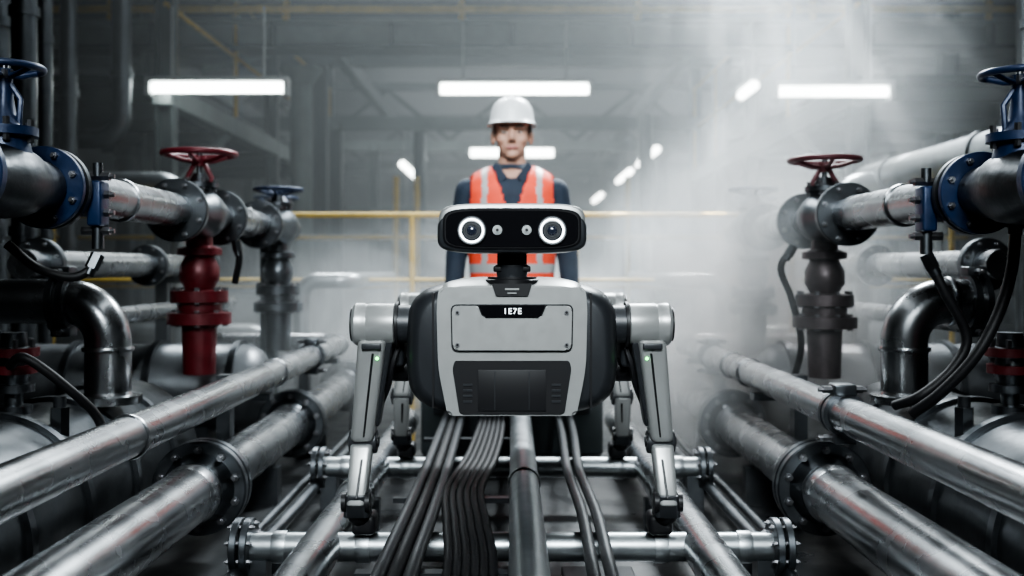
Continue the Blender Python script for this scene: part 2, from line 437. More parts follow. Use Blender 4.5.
def fitting(sg):
    e=empty('drain_valve')
    x=sg*1.16; y=2.33
    b=B(RED,STEELD,BOLT)
    b.lathe([(0,.04),(.02,.04),(.022,.02),(.05,.02),(.052,.045),(.07,.045),(.072,.03),(.10,.036),(.13,.03),(.132,.05),(.155,.05),(.157,.03),(.19,.028)],(x,y,.81),(0,0,1),1,24)
    b.cyl((x,y,.945),(x,y,.965),.055,m=0); b.cyl((x,y,.905),(x,y,.925),.05,m=0)
    for k in range(6):
        a=k*math.pi/3; b.cyl((x+.042*math.cos(a),y+.042*math.sin(a),.93),(x+.042*math.cos(a),y+.042*math.sin(a),.985),.007,m=2,seg=6)
    b.done('valve_body',e)
    if sg<0:
        b=B(RUB); b.tube(spline([(-1.13,2.25,.93),(-1.08,2.22,.95),(-1.0,2.25,.88),(-.95,2.3,.8),(-.93,2.3,.7)]),.011,0,12); b.done('hose',e)
fitting(-1); fitting(1)
for i in range(4):
    e=B(RDARK,STEELD); sg=(-1,1)[i%2]; y=1.95+.35*(i//2)
    x=sg*(1.04); z=.79
    e.cyl((x,y,z-.03),(x,y,z+.04),.022,m=1,seg=6); e.cyl((x,y,z+.04),(x,y,z+.065),.014,m=0,seg=16)
    e.done('vent_plug')
def hose(name,pts,r,m=RUB,fit=True):
    e=empty(name); b=B(m); b.tube(spline(pts,14),r,0,16); b.done('hose',e)
    if fit:
        b=B(STEELV); p0,p1=V(pts[0]),V(pts[1]); b.cyl(p0,p0+(p1-p0).normalized()*.035,r*1.5,m=0,seg=6); b.cyl(p0,p0+(p1-p0).normalized()*.05,r*1.2,seg=16); b.done('hose_fitting',e)
hose('black_hydraulic_hose',[(.915,2.21,1.18),(.95,2.2,1.10),(1.0,2.2,1.0),(.97,2.2,.93),(.90,2.2,.87),(.86,2.25,.84)],.011)
hose('black_hydraulic_hose',[(1.07,2.12,1.27),(1.06,2.12,1.15),(1.03,2.12,1.05),(.98,2.12,.96),(.92,2.15,.88),(.88,2.2,.83)],.012)
hose('black_hydraulic_hose',[(-.915,2.21,1.18),(-.925,2.2,1.15),(-.96,2.18,1.13),(-1.02,2.15,1.15),(-1.06,2.1,1.2)],.010)
hose('black_hydraulic_hose',[(.90,3.2,1.22),(.86,3.2,1.15),(.90,3.22,1.05),(.94,3.25,.9),(.92,3.3,.75)],.011)
hose('black_hydraulic_hose',[(-.91,3.3,1.24),(-.90,3.3,1.18),(-.92,3.32,1.1)],.011)

# inverted U riser pipes mid-ground
for sg in (-1,1):
    e=empty('riser_pipe')
    b=B(STEELL); b.tube(rounded([(sg*1.0,4.75,0),(sg*1.0,4.75,1.09),(sg*.75,4.75,1.09),(sg*.75,6.2,1.09)],.08),.038,0,24)
    b.lathe([(-.01,.038),(-.01,.07),(.01,.07),(.01,.038)],(sg*1.0,4.75,.8),(0,0,1),0,28)
    b.done('pipe_bend',e)
    e=empty('riser_pipe')
    b=B(STEELL); b.tube(rounded([(sg*1.75,5.3,0),(sg*1.75,5.3,1.6),(sg*2.6,5.3,1.6)],.12),.06,0,24)
    b.tube(rounded([(sg*1.45,6.0,0),(sg*1.45,6.0,.75),(sg*3.0,6.0,.75)],.12),.07,0,24)
    b.done('pipe_bend',e)

# railing
e=empty('yellow_guard_rail')
b=B(YEL)
b.cyl((-2.3,5,1.415),(2.2,5,1.415),.014,seg=16); b.cyl((-2.3,5,1.09),(2.2,5,1.09),.010,seg=16)
for x in (-2.3,-1.55,-.50,.32,1.4,2.2): b.cyl((x,5,0),(x,5,1.415),.014,seg=14); b.box((x,5,.01),(.1,.1,.02))
b.box((0,5.02,.06),(4.5,.01,.12))
b.done('rails',e)
e=empty('yellow_guard_rail'); b=B(YEL)
b.cyl((-4,8.2,1.4),(4,8.2,1.4),.02,seg=12); b.cyl((-4,8.2,1.0),(4,8.2,1.0),.018,seg=12)
for x in (-4,-2.8,-.95,-.78,.95,2.6,4): b.cyl((x,8.2,0),(x,8.2,1.9 if abs(x)<1 else 1.4),.025,seg=12)
b.done('rails',e)

# ---------------------------------------------------------------- structure
def ibeam(b,p0,p1,w,h,t=.02,m=0):
    p0=V(p0);p1=V(p1);d=(p1-p0);L=d.length;R=d.to_track_quat('X','Z').to_matrix();c=(p0+p1)/2
    b.box(c,(L,t,h),R,m); up=R@V((0,0,1))
    for s in(-1,1): b.box(c+up*s*(h/2-t/2),(L,w,t),R,m)
e=empty('steel_portal_frame')
b=B(STRUCT,STRUCTL)
for x in (-5.0,-3.06,3.7,5.0): ibeam(b,(x,8.5,0),(x,8.5,6),.14,.14,.02,1 if x==-3.06 else 0)
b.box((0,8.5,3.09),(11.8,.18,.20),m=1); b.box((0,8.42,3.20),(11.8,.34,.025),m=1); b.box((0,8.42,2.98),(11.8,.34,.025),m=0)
for x in range(-5,6): b.box((x,8.40,3.09),(.025,.18,.2),m=0)
for x0,x1 in ((-2.7,-2.1),(-5,-3.9)): ibeam(b,(x0,8.7,2.86),(x1,8.7,3.02),.05,.05,.01,1)
b.done('frame',e)
b=B(STRUCTL); b.cyl((-1.94,9.2,0),(-1.94,9.2,3.0),.10,seg=28); b.lathe([(0,.1),(.12,.2),(.14,.2)],(-1.94,9.2,2.84),(0,0,1),0,28); b.done('round_column',e)  # separate round column, only grouped under the portal frame
e=empty('upper_catwalk')
b=B(STRUCT,YEL,STRUCTL)
b.box((0,8.0,3.32),(11.8,.10,.06),m=2)
b.box((0,8.7,3.42),(11.8,1.2,.03),m=0)
b.cyl((-5.9,7.95,3.21),(5.9,7.95,3.21),.032,m=1,seg=12); 
for x in (-4.6,-3.2,-1.8,-.4,1.0,2.4,3.8): b.box((x,7.97,3.25),(.05,.03,.24),m=1); b.cyl((x,8,3.4),(x,8,4.5),.02,m=1,seg=10)
b.cyl((-5.9,8,4.5),(5.9,8,4.5),.022,m=1,seg=12); b.cyl((-5.9,8,4.0),(5.9,8,4.0),.02,m=1,seg=12)
b.done('walkway',e)
# side platform steelwork flanking the aisle
for sg in (-1,1):
    e=empty('side_platform_steelwork')
    b=B(STRUCT,STRUCTL,YEL)
    for y in (6.8,9.8,12.8): ibeam(b,(sg*2.35,y,0),(sg*2.35,y,3.9),.12,.12,.018,0)
    b.box((sg*2.35,9.8,2.32),(.12,6.2,.14),m=1); b.box((sg*3.2,9.8,2.42),(1.7,6.2,.05),m=0)
    for y in (6.9,8.4,9.9,11.4,12.7): b.cyl((sg*2.32,y,2.42),(sg*2.32,y,3.42),.018,m=2,seg=10); b.box((sg*3.2,y,2.34),(1.7,.07,.10),m=0)
    for z in (2.92,3.42): b.cyl((sg*2.32,6.7,z),(sg*2.32,12.9,z),.018,m=2,seg=10)
    ibeam(b,(sg*2.35,6.8,1.6),(sg*2.35,8.3,2.28),.06,.06,.01,1); ibeam(b,(sg*2.35,9.8,1.6),(sg*2.35,11.3,2.28),.06,.06,.01,1)
    b.done('platform',e)
e=empty('roof_truss')
b=B(STRUCT,STRUCTL)
for y,z in ((11.5,3.55),(12.5,2.95),(16,3.1),(20,3.2),(24,3.4)):
    b.box((0,y,z),(11.8,.15,.16),m=1 if y in(12.5,16) else 0)
    if y!=12.5:
        for k in range(-5,5,2):
            ibeam(b,(k,y,z+.1),(k+1,y,z+.9),.07,.07,.012,0); ibeam(b,(k+1,y,z+.9),(k+2,y,z+.1),.07,.07,.012,0)
        b.box((0,y,z+.95),(11.8,.12,.12),m=0)
    for x in (-4.2,-2.2,2.4,4.4): ibeam(b,(x,y,0),(x,y,z),.16,.16,.02,0)
for x in (-4.0,-1.9,1.9,4.0): b.box((x,17,3.5),(.12,19,.16),m=0)
b.box((0,13.5,1.9),(8,.2,.10),m=1); b.box((0,18,2.2),(9,.2,.12),m=1)
for x in (-2.8,-1.5,1.3,2.9): b.box((x,13.5,.95),(.10,.10,1.9),m=0)
b.done('frame',e)
def vpipe(x,y,z0,z1,r,m=STEELL,turn=0):
    b=B(m)
    pts=[(x,y,z1),(x,y,z0)] if not turn else rounded([(x,y,z1),(x,y,z0),(x+turn,y,z0)],min(.15,abs(turn)/2))
    b.tube(pts,r,0,24)
    zz=z0+.4
    while zz<z1: b.lathe([(-.02,r),(-.02,r*1.2),(.02,r*1.2),(.02,r)],(x,y,zz),(0,0,1),0,24); zz+=.9
    b.done('vertical_pipe')
vpipe(-2.42,6.2,1.95,6,.06,STEELD,-.8); vpipe(-2.66,6.0,0,6,.05,STEELD); vpipe(-2.9,5.4,0,6,.09,STEELD); vpipe(-2.15,4.6,0,6,.035,STEELD)
vpipe(-2.0,4.1,0,6,.05,STEELD); vpipe(-2.25,4.3,0,6,.09,STEELD)
vpipe(-3.6,9.4,0,2.3,.12,STEELD); vpipe(2.9,5.6,0,6,.07,STEELD); vpipe(3.1,5.6,0,6,.04,STEELD); vpipe(3.3,6.3,0,6,.1,STEELD); vpipe(2.25,4.3,0,6,.05,STEELD)
vpipe(1.6,12,0,3,.08,STEELD); vpipe(-1.2,13,0,3,.08,STEELD)
b=B(STEELL); b.tube([(2.0,2.6,1.63),(2.0,4,1.63),(2.0,5.6,1.63)],.095,0,36)
for y in (3.2,4.2,5.2): b.lathe([(-.015,.095),(-.015,.105),(.015,.105),(.015,.095)],(2.0,y,1.63),(0,1,0),0,36)
b.done('lagged_duct')
for sg in (-1,1):
    for x,y,r,h in ((3.9,7.5,.45,1.6),(3.3,10.5,.5,2.0),(4.6,5.5,.5,2.3)):
        e=empty('vertical_vessel'); b=B(LAG); b.lathe([(0,r),(h-.25,r),(h-.1,r*.8),(h,r*.1)],(sg*x,y,.0),(0,0,1),0,40); b.lathe([(0,r+.02),(.05,r+.02)],(sg*x,y,h*.6),(0,0,1),0,40); b.done('shell',e)
    e=empty('pump_skid'); b=B(STRUCT,LAG,STEELD)
    b.box((sg*2.2,7.3,.1),(1.6,.6,.2)); b.cyl((sg*1.6,7.3,.5),(sg*2.3,7.3,.5),.22,m=1,seg=36,bev=.03); b.cyl((sg*2.35,7.3,.5),(sg*2.8,7.3,.5),.3,m=2,seg=36,bev=.04); b.box((sg*1.95,7.3,.85),(.3,.3,.25),m=0,bev=.02)
    b.done('pump',e)
e=empty('control_cabinet'); b=B(STRUCT,STRUCTL); b.box((-4.4,6.5,1.1),(.9,.6,2.2),m=0,bev=.01); b.box((-4.4,6.19,1.2),(.8,.02,1.7),m=0,bev=.004); b.done('cabinet',e)

# ---------------------------------------------------------------- lamps
def lamp(x,y,z,L,along='X',r=.045):
    e=empty('fluorescent_lamp'); d=V((1,0,0)) if along=='X' else V((0,1,0)); o=V((x,y,z))
    b=B(TUBE,HOUS); b.cyl(o-d*L/2,o+d*L/2,r,m=0,seg=20,bev=.01)
    b.box(o+V((0,0,r+.02)),(L+.06,.10,.03) if along=='X' else (.08,L+.06,.03),m=1)
    if along=='X':
        for s in(-1,1): b.box(o+d*s*(L/2+.02),(.03,.09,.1),m=1)
    for s in(-1,1): b.cyl(o+d*s*L*.35+V((0,0,r+.03)),o+d*s*L*.35+V((0,0,r+.5)),.008,m=1,seg=8)
    b.done('fixture',e)
# lamps are hung clear of the side platforms
lamp(.02,8.0,2.58,1.18,r=.042); lamp(0,14,2.76,1.16,r=.06); lamp(-1.94,6.6,2.338,.87,r=.034); lamp(2.02,6.3,2.26,.69,r=.033)
lamp(1.84,13.6,2.65,1.9,'Y',.045); lamp(1.84,16.4,2.65,1.9,'Y',.045); lamp(1.84,21.5,2.65,1.9,'Y',.055); lamp(-1.6,15.5,2.66,1.9,'Y',.05); lamp(1.98,8.4,2.64,.5,'Y',.04)
def area(name,loc,tgt,sx,sy,p,col=(1,1,1),spread=180,roll=0):
    l=bpy.data.lights.new(name,'AREA'); l.shape='RECTANGLE'; l.size=sx; l.size_y=sy; l.energy=p; l.color=col; l.spread=math.radians(spread)
    o=bpy.data.objects.new(name,l); bpy.context.scene.collection.objects.link(o); o.location=loc
    o.rotation_euler=(V(tgt)-V(loc)).to_track_quat('-Z','Y').to_euler(); return o
COOL=(.88,.96,1)
def strip(x,y,z,L,p):
    l=bpy.data.lights.new('pipe_streak_light','AREA'); l.shape='RECTANGLE'; l.size=.14; l.size_y=L; l.energy=p; l.color=COOL
    o=bpy.data.objects.new('pipe_streak_light',l); bpy.context.scene.collection.objects.link(o); o.location=(x,y,z)
strip(-.55,2.6,3.3,4.4,18); strip(.55,2.6,3.3,4.4,18)  # long area lights added to lay streak highlights along the pipes
area('added_area_light',(0,-.9,2.7),(0,2.05,.95),1.3,.7,21,COOL,50)  # added front light for the robot
area('added_area_light',(0,2.5,2.5),(0,4.2,1.62),.5,.4,5,COOL,50)  # added to brighten the worker's face
area('added_area_light',(-1.0,6.2,4.2),(-.6,4.6,.8),1.6,.6,60,COOL,90)  # added backlight for the steam, left side
area('added_area_light',(1.3,6.2,4.3),(.9,4.5,.9),1.4,.8,170,COOL,80)  # stronger added backlight for the steam on the right
area('added_area_light',(0,12,5.0),(0,12,0),5,8,110,COOL)  # added area light brightening the haze and steelwork
area('added_area_light',(0,20,5.0),(0,20,0),5,6,130,COOL)  # added area light for the far end of the haze
def spot(loc,tgt,p,deg,bl=.4):
    l=bpy.data.lights.new('light_shaft_spot','SPOT'); l.energy=p; l.spot_size=math.radians(deg); l.spot_blend=bl; l.shadow_soft_size=.01; l.color=(.93,.98,1)
    o=bpy.data.objects.new('light_shaft_spot',l); bpy.context.scene.collection.objects.link(o); o.location=loc
    o.rotation_euler=(V(tgt)-V(loc)).to_track_quat('-Z','Y').to_euler()
for tx,pw,dg in ((.40,5000,3),(1.0,8000,4),(1.6,7000,2.5),(2.4,9500,4),(3.4,7000,3)): spot((1.05,5.1,3.75),(tx,4.9,.8),pw,dg,.25)  # narrow spots added to draw separate light shafts in the steam

# ---------------------------------------------------------------- haze + steam volumes
def volmat(name,build):
    m=bpy.data.materials.new(name); m.use_nodes=True; nt=m.node_tree; nt.nodes.clear()
    out=nt.nodes.new('ShaderNodeOutputMaterial'); sc=nt.nodes.new('ShaderNodeVolumeScatter'); sc.inputs['Color'].default_value=(.92,.97,.99,1)
    sc.inputs['Anisotropy'].default_value=.25
    nt.links.new(sc.outputs[0],out.inputs['Volume']); build(nt,sc); return m
HZ=volmat('haze',lambda nt,sc: sc.inputs['Density'].__setattr__('default_value',.038))
B(HZ).box((0,15.6,3),(11.9,22.4,5.9)).done('hall_haze',smooth=False)
def steam(nt,sc):
    N=nt.nodes; L=nt.links
    tc=N.new('ShaderNodeTexCoord')
    nz=N.new('ShaderNodeTexNoise'); nz.inputs['Scale'].default_value=2.0; nz.inputs['Detail'].default_value=4; nz.inputs['Roughness'].default_value=.6; nz.inputs['Distortion'].default_value=.9
    L.new(tc.outputs['Object'],nz.inputs['Vector'])
    mr=N.new('ShaderNodeMapRange'); mr.inputs['From Min'].default_value=.42; mr.inputs['From Max'].default_value=.62; L.new(nz.outputs['Fac'],mr.inputs['Value'])
    mr.inputs['To Min'].default_value=.10; mr.inputs['To Max'].default_value=1.0
    tot=None
    for c,rad,st in (((.95,3.95,.95),(.8,1.1,.9),5.5),((1.35,4.8,2.1),(1.0,1.2,1.3),.7),((.2,4.9,.85),(1.7,1.0,.75),2.6),((-1.0,4.6,.85),(.9,1.0,.6),1.3)):
        s=N.new('ShaderNodeVectorMath'); s.operation='SUBTRACT'; s.inputs[1].default_value=c; L.new(tc.outputs['Object'],s.inputs[0])
        d=N.new('ShaderNodeVectorMath'); d.operation='DIVIDE'; d.inputs[1].default_value=rad; L.new(s.outputs[0],d.inputs[0])
        ln=N.new('ShaderNodeVectorMath'); ln.operation='LENGTH'; L.new(d.outputs[0],ln.inputs[0])
        f=N.new('ShaderNodeMapRange'); f.interpolation_type='SMOOTHSTEP'; f.inputs['From Min'].default_value=1; f.inputs['From Max'].default_value=0; f.inputs['To Min'].default_value=0; f.inputs['To Max'].default_value=st
        L.new(ln.outputs['Value'],f.inputs['Value'])
        if tot is None: tot=f.outputs[0]
        else:
            a=N.new('ShaderNodeMath'); a.operation='ADD'; L.new(tot,a.inputs[0]); L.new(f.outputs[0],a.inputs[1]); tot=a.outputs[0]
    mu=N.new('ShaderNodeMath'); mu.operation='MULTIPLY'; L.new(tot,mu.inputs[0]); L.new(mr.outputs[0],mu.inputs[1]); L.new(mu.outputs[0],sc.inputs['Density'])
ST=volmat('steam',steam)
try: ST.cycles.volume_step_rate=2.0
except Exception as ex: print(ex)
B(ST).box((.2,4.45,1.95),(4.2,3.1,3.5)).done('steam_cloud',smooth=False)

# ---------------------------------------------------------------- ROBOT
R=empty('quadruped_robot')
cz=.986
b=B(RDARK)
b.loft([(2.004,0,cz,.185,.108),(2.006,0,cz,.192,.115),(2.018,0,cz,.203,.126),(2.04,0,cz,.212,.133),(2.075,0,cz,.218,.137),(2.5,0,cz,.218,.137),(2.86,0,cz,.218,.137),(2.92,0,cz,.205,.125),(2.94,0,cz,.185,.11)],0,4.2,96)
b.done('torso_shell',R,ang=50)
def rr(pts,r,n=5):
    out=[]; k=len(pts)
    for i in range(k):
        a=V(pts[i-1]);c=V(pts[i]);d=V(pts[(i+1)%k]); u=(a-c).normalized(); w=(d-c).normalized(); q=r[i] if isinstance(r,(list,tuple)) else r
        P=c+u*q; Q=c+w*q
        for j in range(n+1):
            t=j/n; p=P*(1-t)**2+c*2*t*(1-t)+Q*t*t; out.append((p.x,p.y))
    return out
b=B(RLIGHT)
b.prism(rr([(-.146,1.112),(.146,1.112),(.150,1.07),(.147,.95),(.128,.856),(-.128,.856),(-.147,.95),(-.150,1.07)],[.012,.012,.02,.03,.01,.01,.03,.02]),1.988,2.03,0,.006)
b.done('front_fascia',R,ang=50)
b=B(RLIGHT,RDARK)
b.loft([(2.0,0,1.06,.140,.055),(2.03,0,1.06,.147,.066),(2.06,0,1.06,.150,.068),(2.45,0,1.06,.150,.068),(2.9,0,1.06,.15,.06)],0,6,64)
b.done('top_cover',R,ang=50)
b=B(RBLK)
b.prism(rr([(-.122,1.078),(.122,1.078),(.120,.984),(-.120,.984)],.014),1.984,2.0,0,0)
b.prism(rr([(-.114,.966),(.114,.966),(.118,.95),(.104,.860),(-.104,.860),(-.118,.95)],.006),1.984,2.0,0,.002)
b.done('panel_gap',R)
b=B(RLIGHT)
b.prism(rr([(-.119,1.075),(-.068,1.075),(-.058,1.050),(.058,1.050),(.068,1.075),(.119,1.075),(.117,.987),(-.117,.987)],[.012,.004,.006,.006,.004,.012,.012,.012]),1.978,1.99,0,.0025)
b.done('service_panel',R,ang=50)
b=B(RGLOSS); b.prism(rr([(-.066,1.076),(.066,1.076),(.056,1.052),(-.056,1.052)],.003),1.981,1.99,0,0); b.done('display_window',R)
b=B(BOLT,RBLK)
for x in (-.108,.108):
    for z in (1.062,.998): b.cyl((x,1.975,z),(x,1.985,z),.0045,m=0,seg=16); b.cyl((x,1.9745,z),(x,1.98,z),.0028,m=1,seg=6)
b.done('panel_screws',R)
b=B(RBLK,RDARK)
b.box((0,1.983,.907),(.135,.002,.082),m=0,bev=.0006)
for x in (-.034,.034): b.box((x,1.9818,.907),(.0015,.002,.078),m=1)
for s in(-1,1):
    for k in range(4): b.box((s*.088,1.983,.885+k*.011),(.018,.003,.004),m=1)
b.done('vent_grille',R)
t=bpy.data.curves.new('display_text','FONT'); t.body='1E7E'; t.size=.0165; t.space_character=1.15; t.align_x='CENTER'; t.align_y='CENTER'
to=bpy.data.objects.new('display_digits',t); bpy.context.scene.collection.objects.link(to); to.location=(.001,1.9800,1.064); to.rotation_euler=(math.pi/2,0,0); to.parent=R; t.materials.append(LCD)
b=B(RBLK); b.prism(rr([(-.04,1.119),(.04,1.119),(.032,1.094),(-.032,1.094)],.004),1.984,2.04,0,0)
b.done('neck_bracket',R)
b=B(RLIGHT); b.box((0,1.983,1.108),(.028,.004,.0035)); b.box((0,1.983,1.100),(.018,.004,.0025)); b.done('badge',R)
b=B(RBLK)
for s in(-1,1):
    b.prism(rr([(s*.156,1.10),(s*.160,1.10),(s*.160,.87),(s*.156,.87)],.001),2.0,2.03,0,0)
b.done('shell_seams',R)
# neck
b=B(RBLK,RDARK)
b.lathe([(0,.055),(.008,.055),(.010,.050),(.014,.050)],(0,2.04,1.118),(0,0,1),0,36)
b.lathe([(0,.030),(.012,.032),(.020,.034),(.026,.034),(.028,.028),(.034,.018),(.06,.017)],(0,2.03,1.130),(0,0,1),1,32)
b.box((0,2.03,1.148),(.075,.05,.012),m=0,bev=.003); b.cyl((-.03,2.03,1.168),(.03,2.03,1.168),.015,m=1,seg=20,bev=.002)
b.box((0,2.03,1.178),(.045,.05,.012),m=0,bev=.003)
b.done('neck',R)
# head
hz=1.229
b=B(RLIGHT)
b.loft([(1.950,0,hz+.003,.136,.041),(1.952,0,hz+.003,.140,.044),(1.958,0,hz+.001,.1435,.0465),(1.97,0,hz,.1445,.0475),(2.03,0,hz+.001,.142,.046),(2.07,0,hz+.003,.132,.040),(2.085,0,hz+.003,.12,.033)],0,5.0,96)
b.done('head_shell',R,ang=50)
VBZ=mat('visor_bezel',(.004,.004,.005),.6,0,spec=.15)
b=B(VBZ)
b.loft([(1.942,0,hz-.003,.131,.0375),(1.944,0,hz-.003,.1345,.0405),(1.956,0,hz-.002,.136,.041)],0,5.0,96)
b.done('visor_bezel',R,ang=20)
b=B(RGLOSS); b.loft([(1.9408,0,hz-.003,.1285,.0355),(1.944,0,hz-.003,.1290,.036)],0,5.0,96); b.done('visor',R,ang=20)
b=B(RDARK); b.loft([(1.945,0,hz-.010,.1400,.0365),(1.947,0,hz-.010,.1430,.0385),(1.975,0,hz-.011,.1475,.0395),(2.02,0,hz-.012,.145,.0385),(2.05,0,hz-.01,.138,.034)],0,4.5,80); b.done('head_side_cover',R,ang=50)
for i,s in enumerate((-1,1)):
    x=s*.078; z=1.2225
    b=B(RING,RBLK,GLASS,RDARK)
    b.lathe([(0,.0285),(.006,.0285),(.0075,.0265),(.004,.0250)],(x,1.9415,z),(0,-1,0),3,48)
    b.lathe([(0,.0202),(.0045,.0202),(.0062,.0212),(.0065,.0225),(.0055,.0238),(0,.0238)],(x,1.940,z),(0,-1,0),0,48,cap=False)
    b.lathe([(0,.0200),(.005,.0200),(.0055,.0175),(.003,.0165),(.003,.0135),(.0045,.013),(.0045,.012),(.002,.011)],(x,1.940,z),(0,-1,0),3,40)
    b.ell((x,1.9385,z),(.010,.005,.010),2,24)
    b.done('eye_%d'%(i+1),R)
    x=s*.0285
    b=B(HOUS,RBLK,GLASS)
    b.lathe([(0,.0095),(.004,.0095),(.005,.0085),(.003,.0075)],(x,1.941,z+.001),(0,-1,0),0,32)
    b.lathe([(0,.0055),(.0055,.0055),(.0062,.0045),(.004,.0038)],(x,1.940,z+.001),(0,-1,0),0,24)
    b.cyl((x,1.938,z+.001),(x,1.9345,z+.001),.003,m=1,seg=16); b.done('sensor_%d'%(i+1),R)
# legs
def segm(b,p0,p1,w0,d0,w1,d1,m=0,ex=6,K=None):
    p0=V(p0);p1=V(p1); rings=[]; K=K or [(0,.82),(.02,.96),(.05,1),(.95,1),(.98,.96),(1.0,.82)]
    for t,sc in K:
        c=p0.lerp(p1,t); w=(w0+(w1-w0)*t)*sc/2; d=(d0+(d1-d0)*t)*sc/2; ring=[]
        for i in range(32):
            a=2*math.pi*i/32; q,r_=math.cos(a),math.sin(a)
            ring.append(b.bm.verts.new(c+V((w*math.copysign(abs(q)**(2/ex),q),d*math.copysign(abs(r_)**(2/ex),r_),0))))
        rings.append(ring)
    b._skin(rings,m)
def leg(s,y0,front,nm):
    dk=.05 if front else -.05
    b=B(RLIGHT,RDARK,RBLK,LED)
    b.lathe([(0,.030),(.004,.036),(.008,.044),(.060,.045),(.064,.043),(.066,.043),(.070,.045),(.088,.045),(.094,.040),(.096,.030),(.096,.0)],(s*.238,y0,1.032),(s,0,0),0,48)
    b.lathe([(0,.040),(.028,.040)],(s*.212,y0,1.032),(s,0,0),1,40); b.lathe([(-.003,.048),(.003,.048)],(s*.240,y0,1.032),(s,0,0),2,40)
    b.lathe([(0,.036),(.003,.036)],(s*.3335,y0,1.032),(s,0,0),2,40)
    b.done(nm+'_hip_actuator',R)
    top=V((s*.290,y0-.004,1.0)); knee=V((s*.320,y0+dk,.78)); ank=V((s*.327,y0+.005,.675)); ft=V((s*.316,y0+.052,.60))
    b=B(RLIGHT)
    segm(b,top,knee,.060,.075,.050,.055,0,5)
    b.done(nm+'_thigh',R,ang=40)
    b=B(RDARK,RBLK,LED)
    a=top.lerp(knee,.12)+V((-s*.006,-.036,0)); c=top.lerp(knee,.95)+V((-s*.004,-.026,0)); segm(b,a,c,.005,.006,.004,.006,1)
    a=top.lerp(knee,.02)+V((-s*.034,.006,0)); c=top.lerp(knee,.85)+V((-s*.026,.006,0)); segm(b,a,c,.020,.06,.012,.045,0)
    b.box(top+V((0,-.034,-.012)),(.040,.012,.012),m=0,bev=.002)
    b.ell(top.lerp(knee,.17)+V((-s*.016,-.037,0)),(.0035,.003,.0035),2,12)
    b.cyl(knee+V((-.030,.008,-.004)),knee+V((.030,.008,-.004)),.026,m=0,seg=32,bev=.004)
    b.cyl(knee+V((-.0335,.008,-.004)),knee+V((.0335,.008,-.004)),.012,m=1,seg=20,bev=.002)
    b.done(nm+'_knee',R)
    b=B(RLIGHT,RDARK)
    segm(b,knee+V((s*.001,-.003,-.006)),ank+V((0,-.002,-.022)),.048,.05,.040,.045,0,5)
    b.done(nm+'_shin',R,ang=40)
    b=B(RBLK,RDARK); segm(b,knee+V((-s*.004,-.028,-.02)),ank+V((-s*.003,-.025,-.005)),.006,.006,.004,.006,0); b.done(nm+'_shin_slot',R)
    b=B(RLIGHT,RDARK,RBLK,RUB)
    segm(b,ank+V((0,.003,.000)),ank+V((0,.018,-.050)),.048,.05,.056,.062,1)
    for q in (-1,1): b.cyl(ank+V((q*.020,-.008,-.016)),ank+V((q*.0295,-.008,-.016)),.02,m=2,seg=24)
    b.caps(ank+V((0,.02,-.045)),V((ft.x,y0+.055,.604)),.026,.023,m=3,seg=20)
    b.box((ft.x,y0+.05,.604),(.052,.066,.046),m=2,bev=.012)
    b.done(nm+'_foot',R)
leg(-1,2.10,True,'front_right'); leg(1,2.10,True,'front_left')
leg(-1,2.96,False,'rear_right'); leg(1,2.96,False,'rear_left')
b=B(RDARK,RBLK)
for s in(-1,1):
    b.box((s*.245,2.16,.985),(.03,.08,.09),m=0,bev=.008); b.cyl((s*.225,2.19,.93),(s*.262,2.19,.93),.028,m=1,seg=28,bev=.004)
    b.tube(spline([(s*.235,2.12,1.0),(s*.25,2.10,.95),(s*.262,2.12,.90),(s*.29,2.16,.84)]),.006,1,10)
    b.box((s*.245,2.9,1.03),(.05,.1,.08),m=0,bev=.008)
b.done('hip_linkages',R)

# ---------------------------------------------------------------- WORKER
W=empty('worker'); Y=4.25
def rem(o,v,it=6,f=.5):
    m=o.modifiers.new('r','REMESH'); m.mode='VOXEL'; m.voxel_size=v; m.use_smooth_shade=True
    s=o.modifiers.new('s','SMOOTH'); s.iterations=it; s.factor=f
b=B(SKIN)
b.ell((0,Y+.012,1.755),(.077,.097,.10)); b.ell((0,Y-.03,1.672),(.060,.062,.068)); b.ell((0,Y-.02,1.70),(.069,.072,.06))
b.ell((0,Y-.070,1.624),(.028,.024,.020))
for s in(-1,1):
    b.ell((s*.04,Y-.062,1.688),(.024,.024,.022)); b.ell((s*.081,Y+.012,1.705),(.011,.020,.034)); b.caps((s*.012,Y-.088,1.738),(s*.046,Y-.075,1.738),.010,.009)
    b.ell((s*.011,Y-.104,1.682),(.009,.011,.008))
b.caps((0,Y-.092,1.732),(0,Y-.112,1.690),.009,.0125)
b.caps((0,Y+.005,1.66),(0,Y+.02,1.52),.056,.064); b.ell((0,Y-.02,1.53),(.075,.06,.045))
o=b.done('head_and_neck',W); rem(o,.0045,5)
b=B(LIP); b.caps((-.022,Y-.087,1.652),(.022,Y-.087,1.652),.005,.005); b.ell((0,Y-.090,1.655),(.02,.007,.005)); b.ell((0,Y-.090,1.648),(.018,.008,.005)); b.done('mouth',W)
b=B(EYEW,IRIS,HAIR)
for s in(-1,1):
    b.ell((s*.030,Y-.078,1.716),(.013,.011,.006),0,16); b.ell((s*.030,Y-.085,1.716),(.006,.005,.0055),1,12); b.caps((s*.016,Y-.099,1.739),(s*.046,Y-.088,1.740),.0035,.0028,2,10)
b.done('eyes_and_brows',W)
b=B(HAIR); b.ell((0,Y+.03,1.745),(.083,.09,.075)); b.box((-.078,Y-.012,1.728),(.008,.03,.04),m=0,bev=.002); b.box((.078,Y-.012,1.728),(.008,.03,.04),m=0,bev=.002); b.done('hair',W)
b=B(HELM)
rings=[]
seg=56
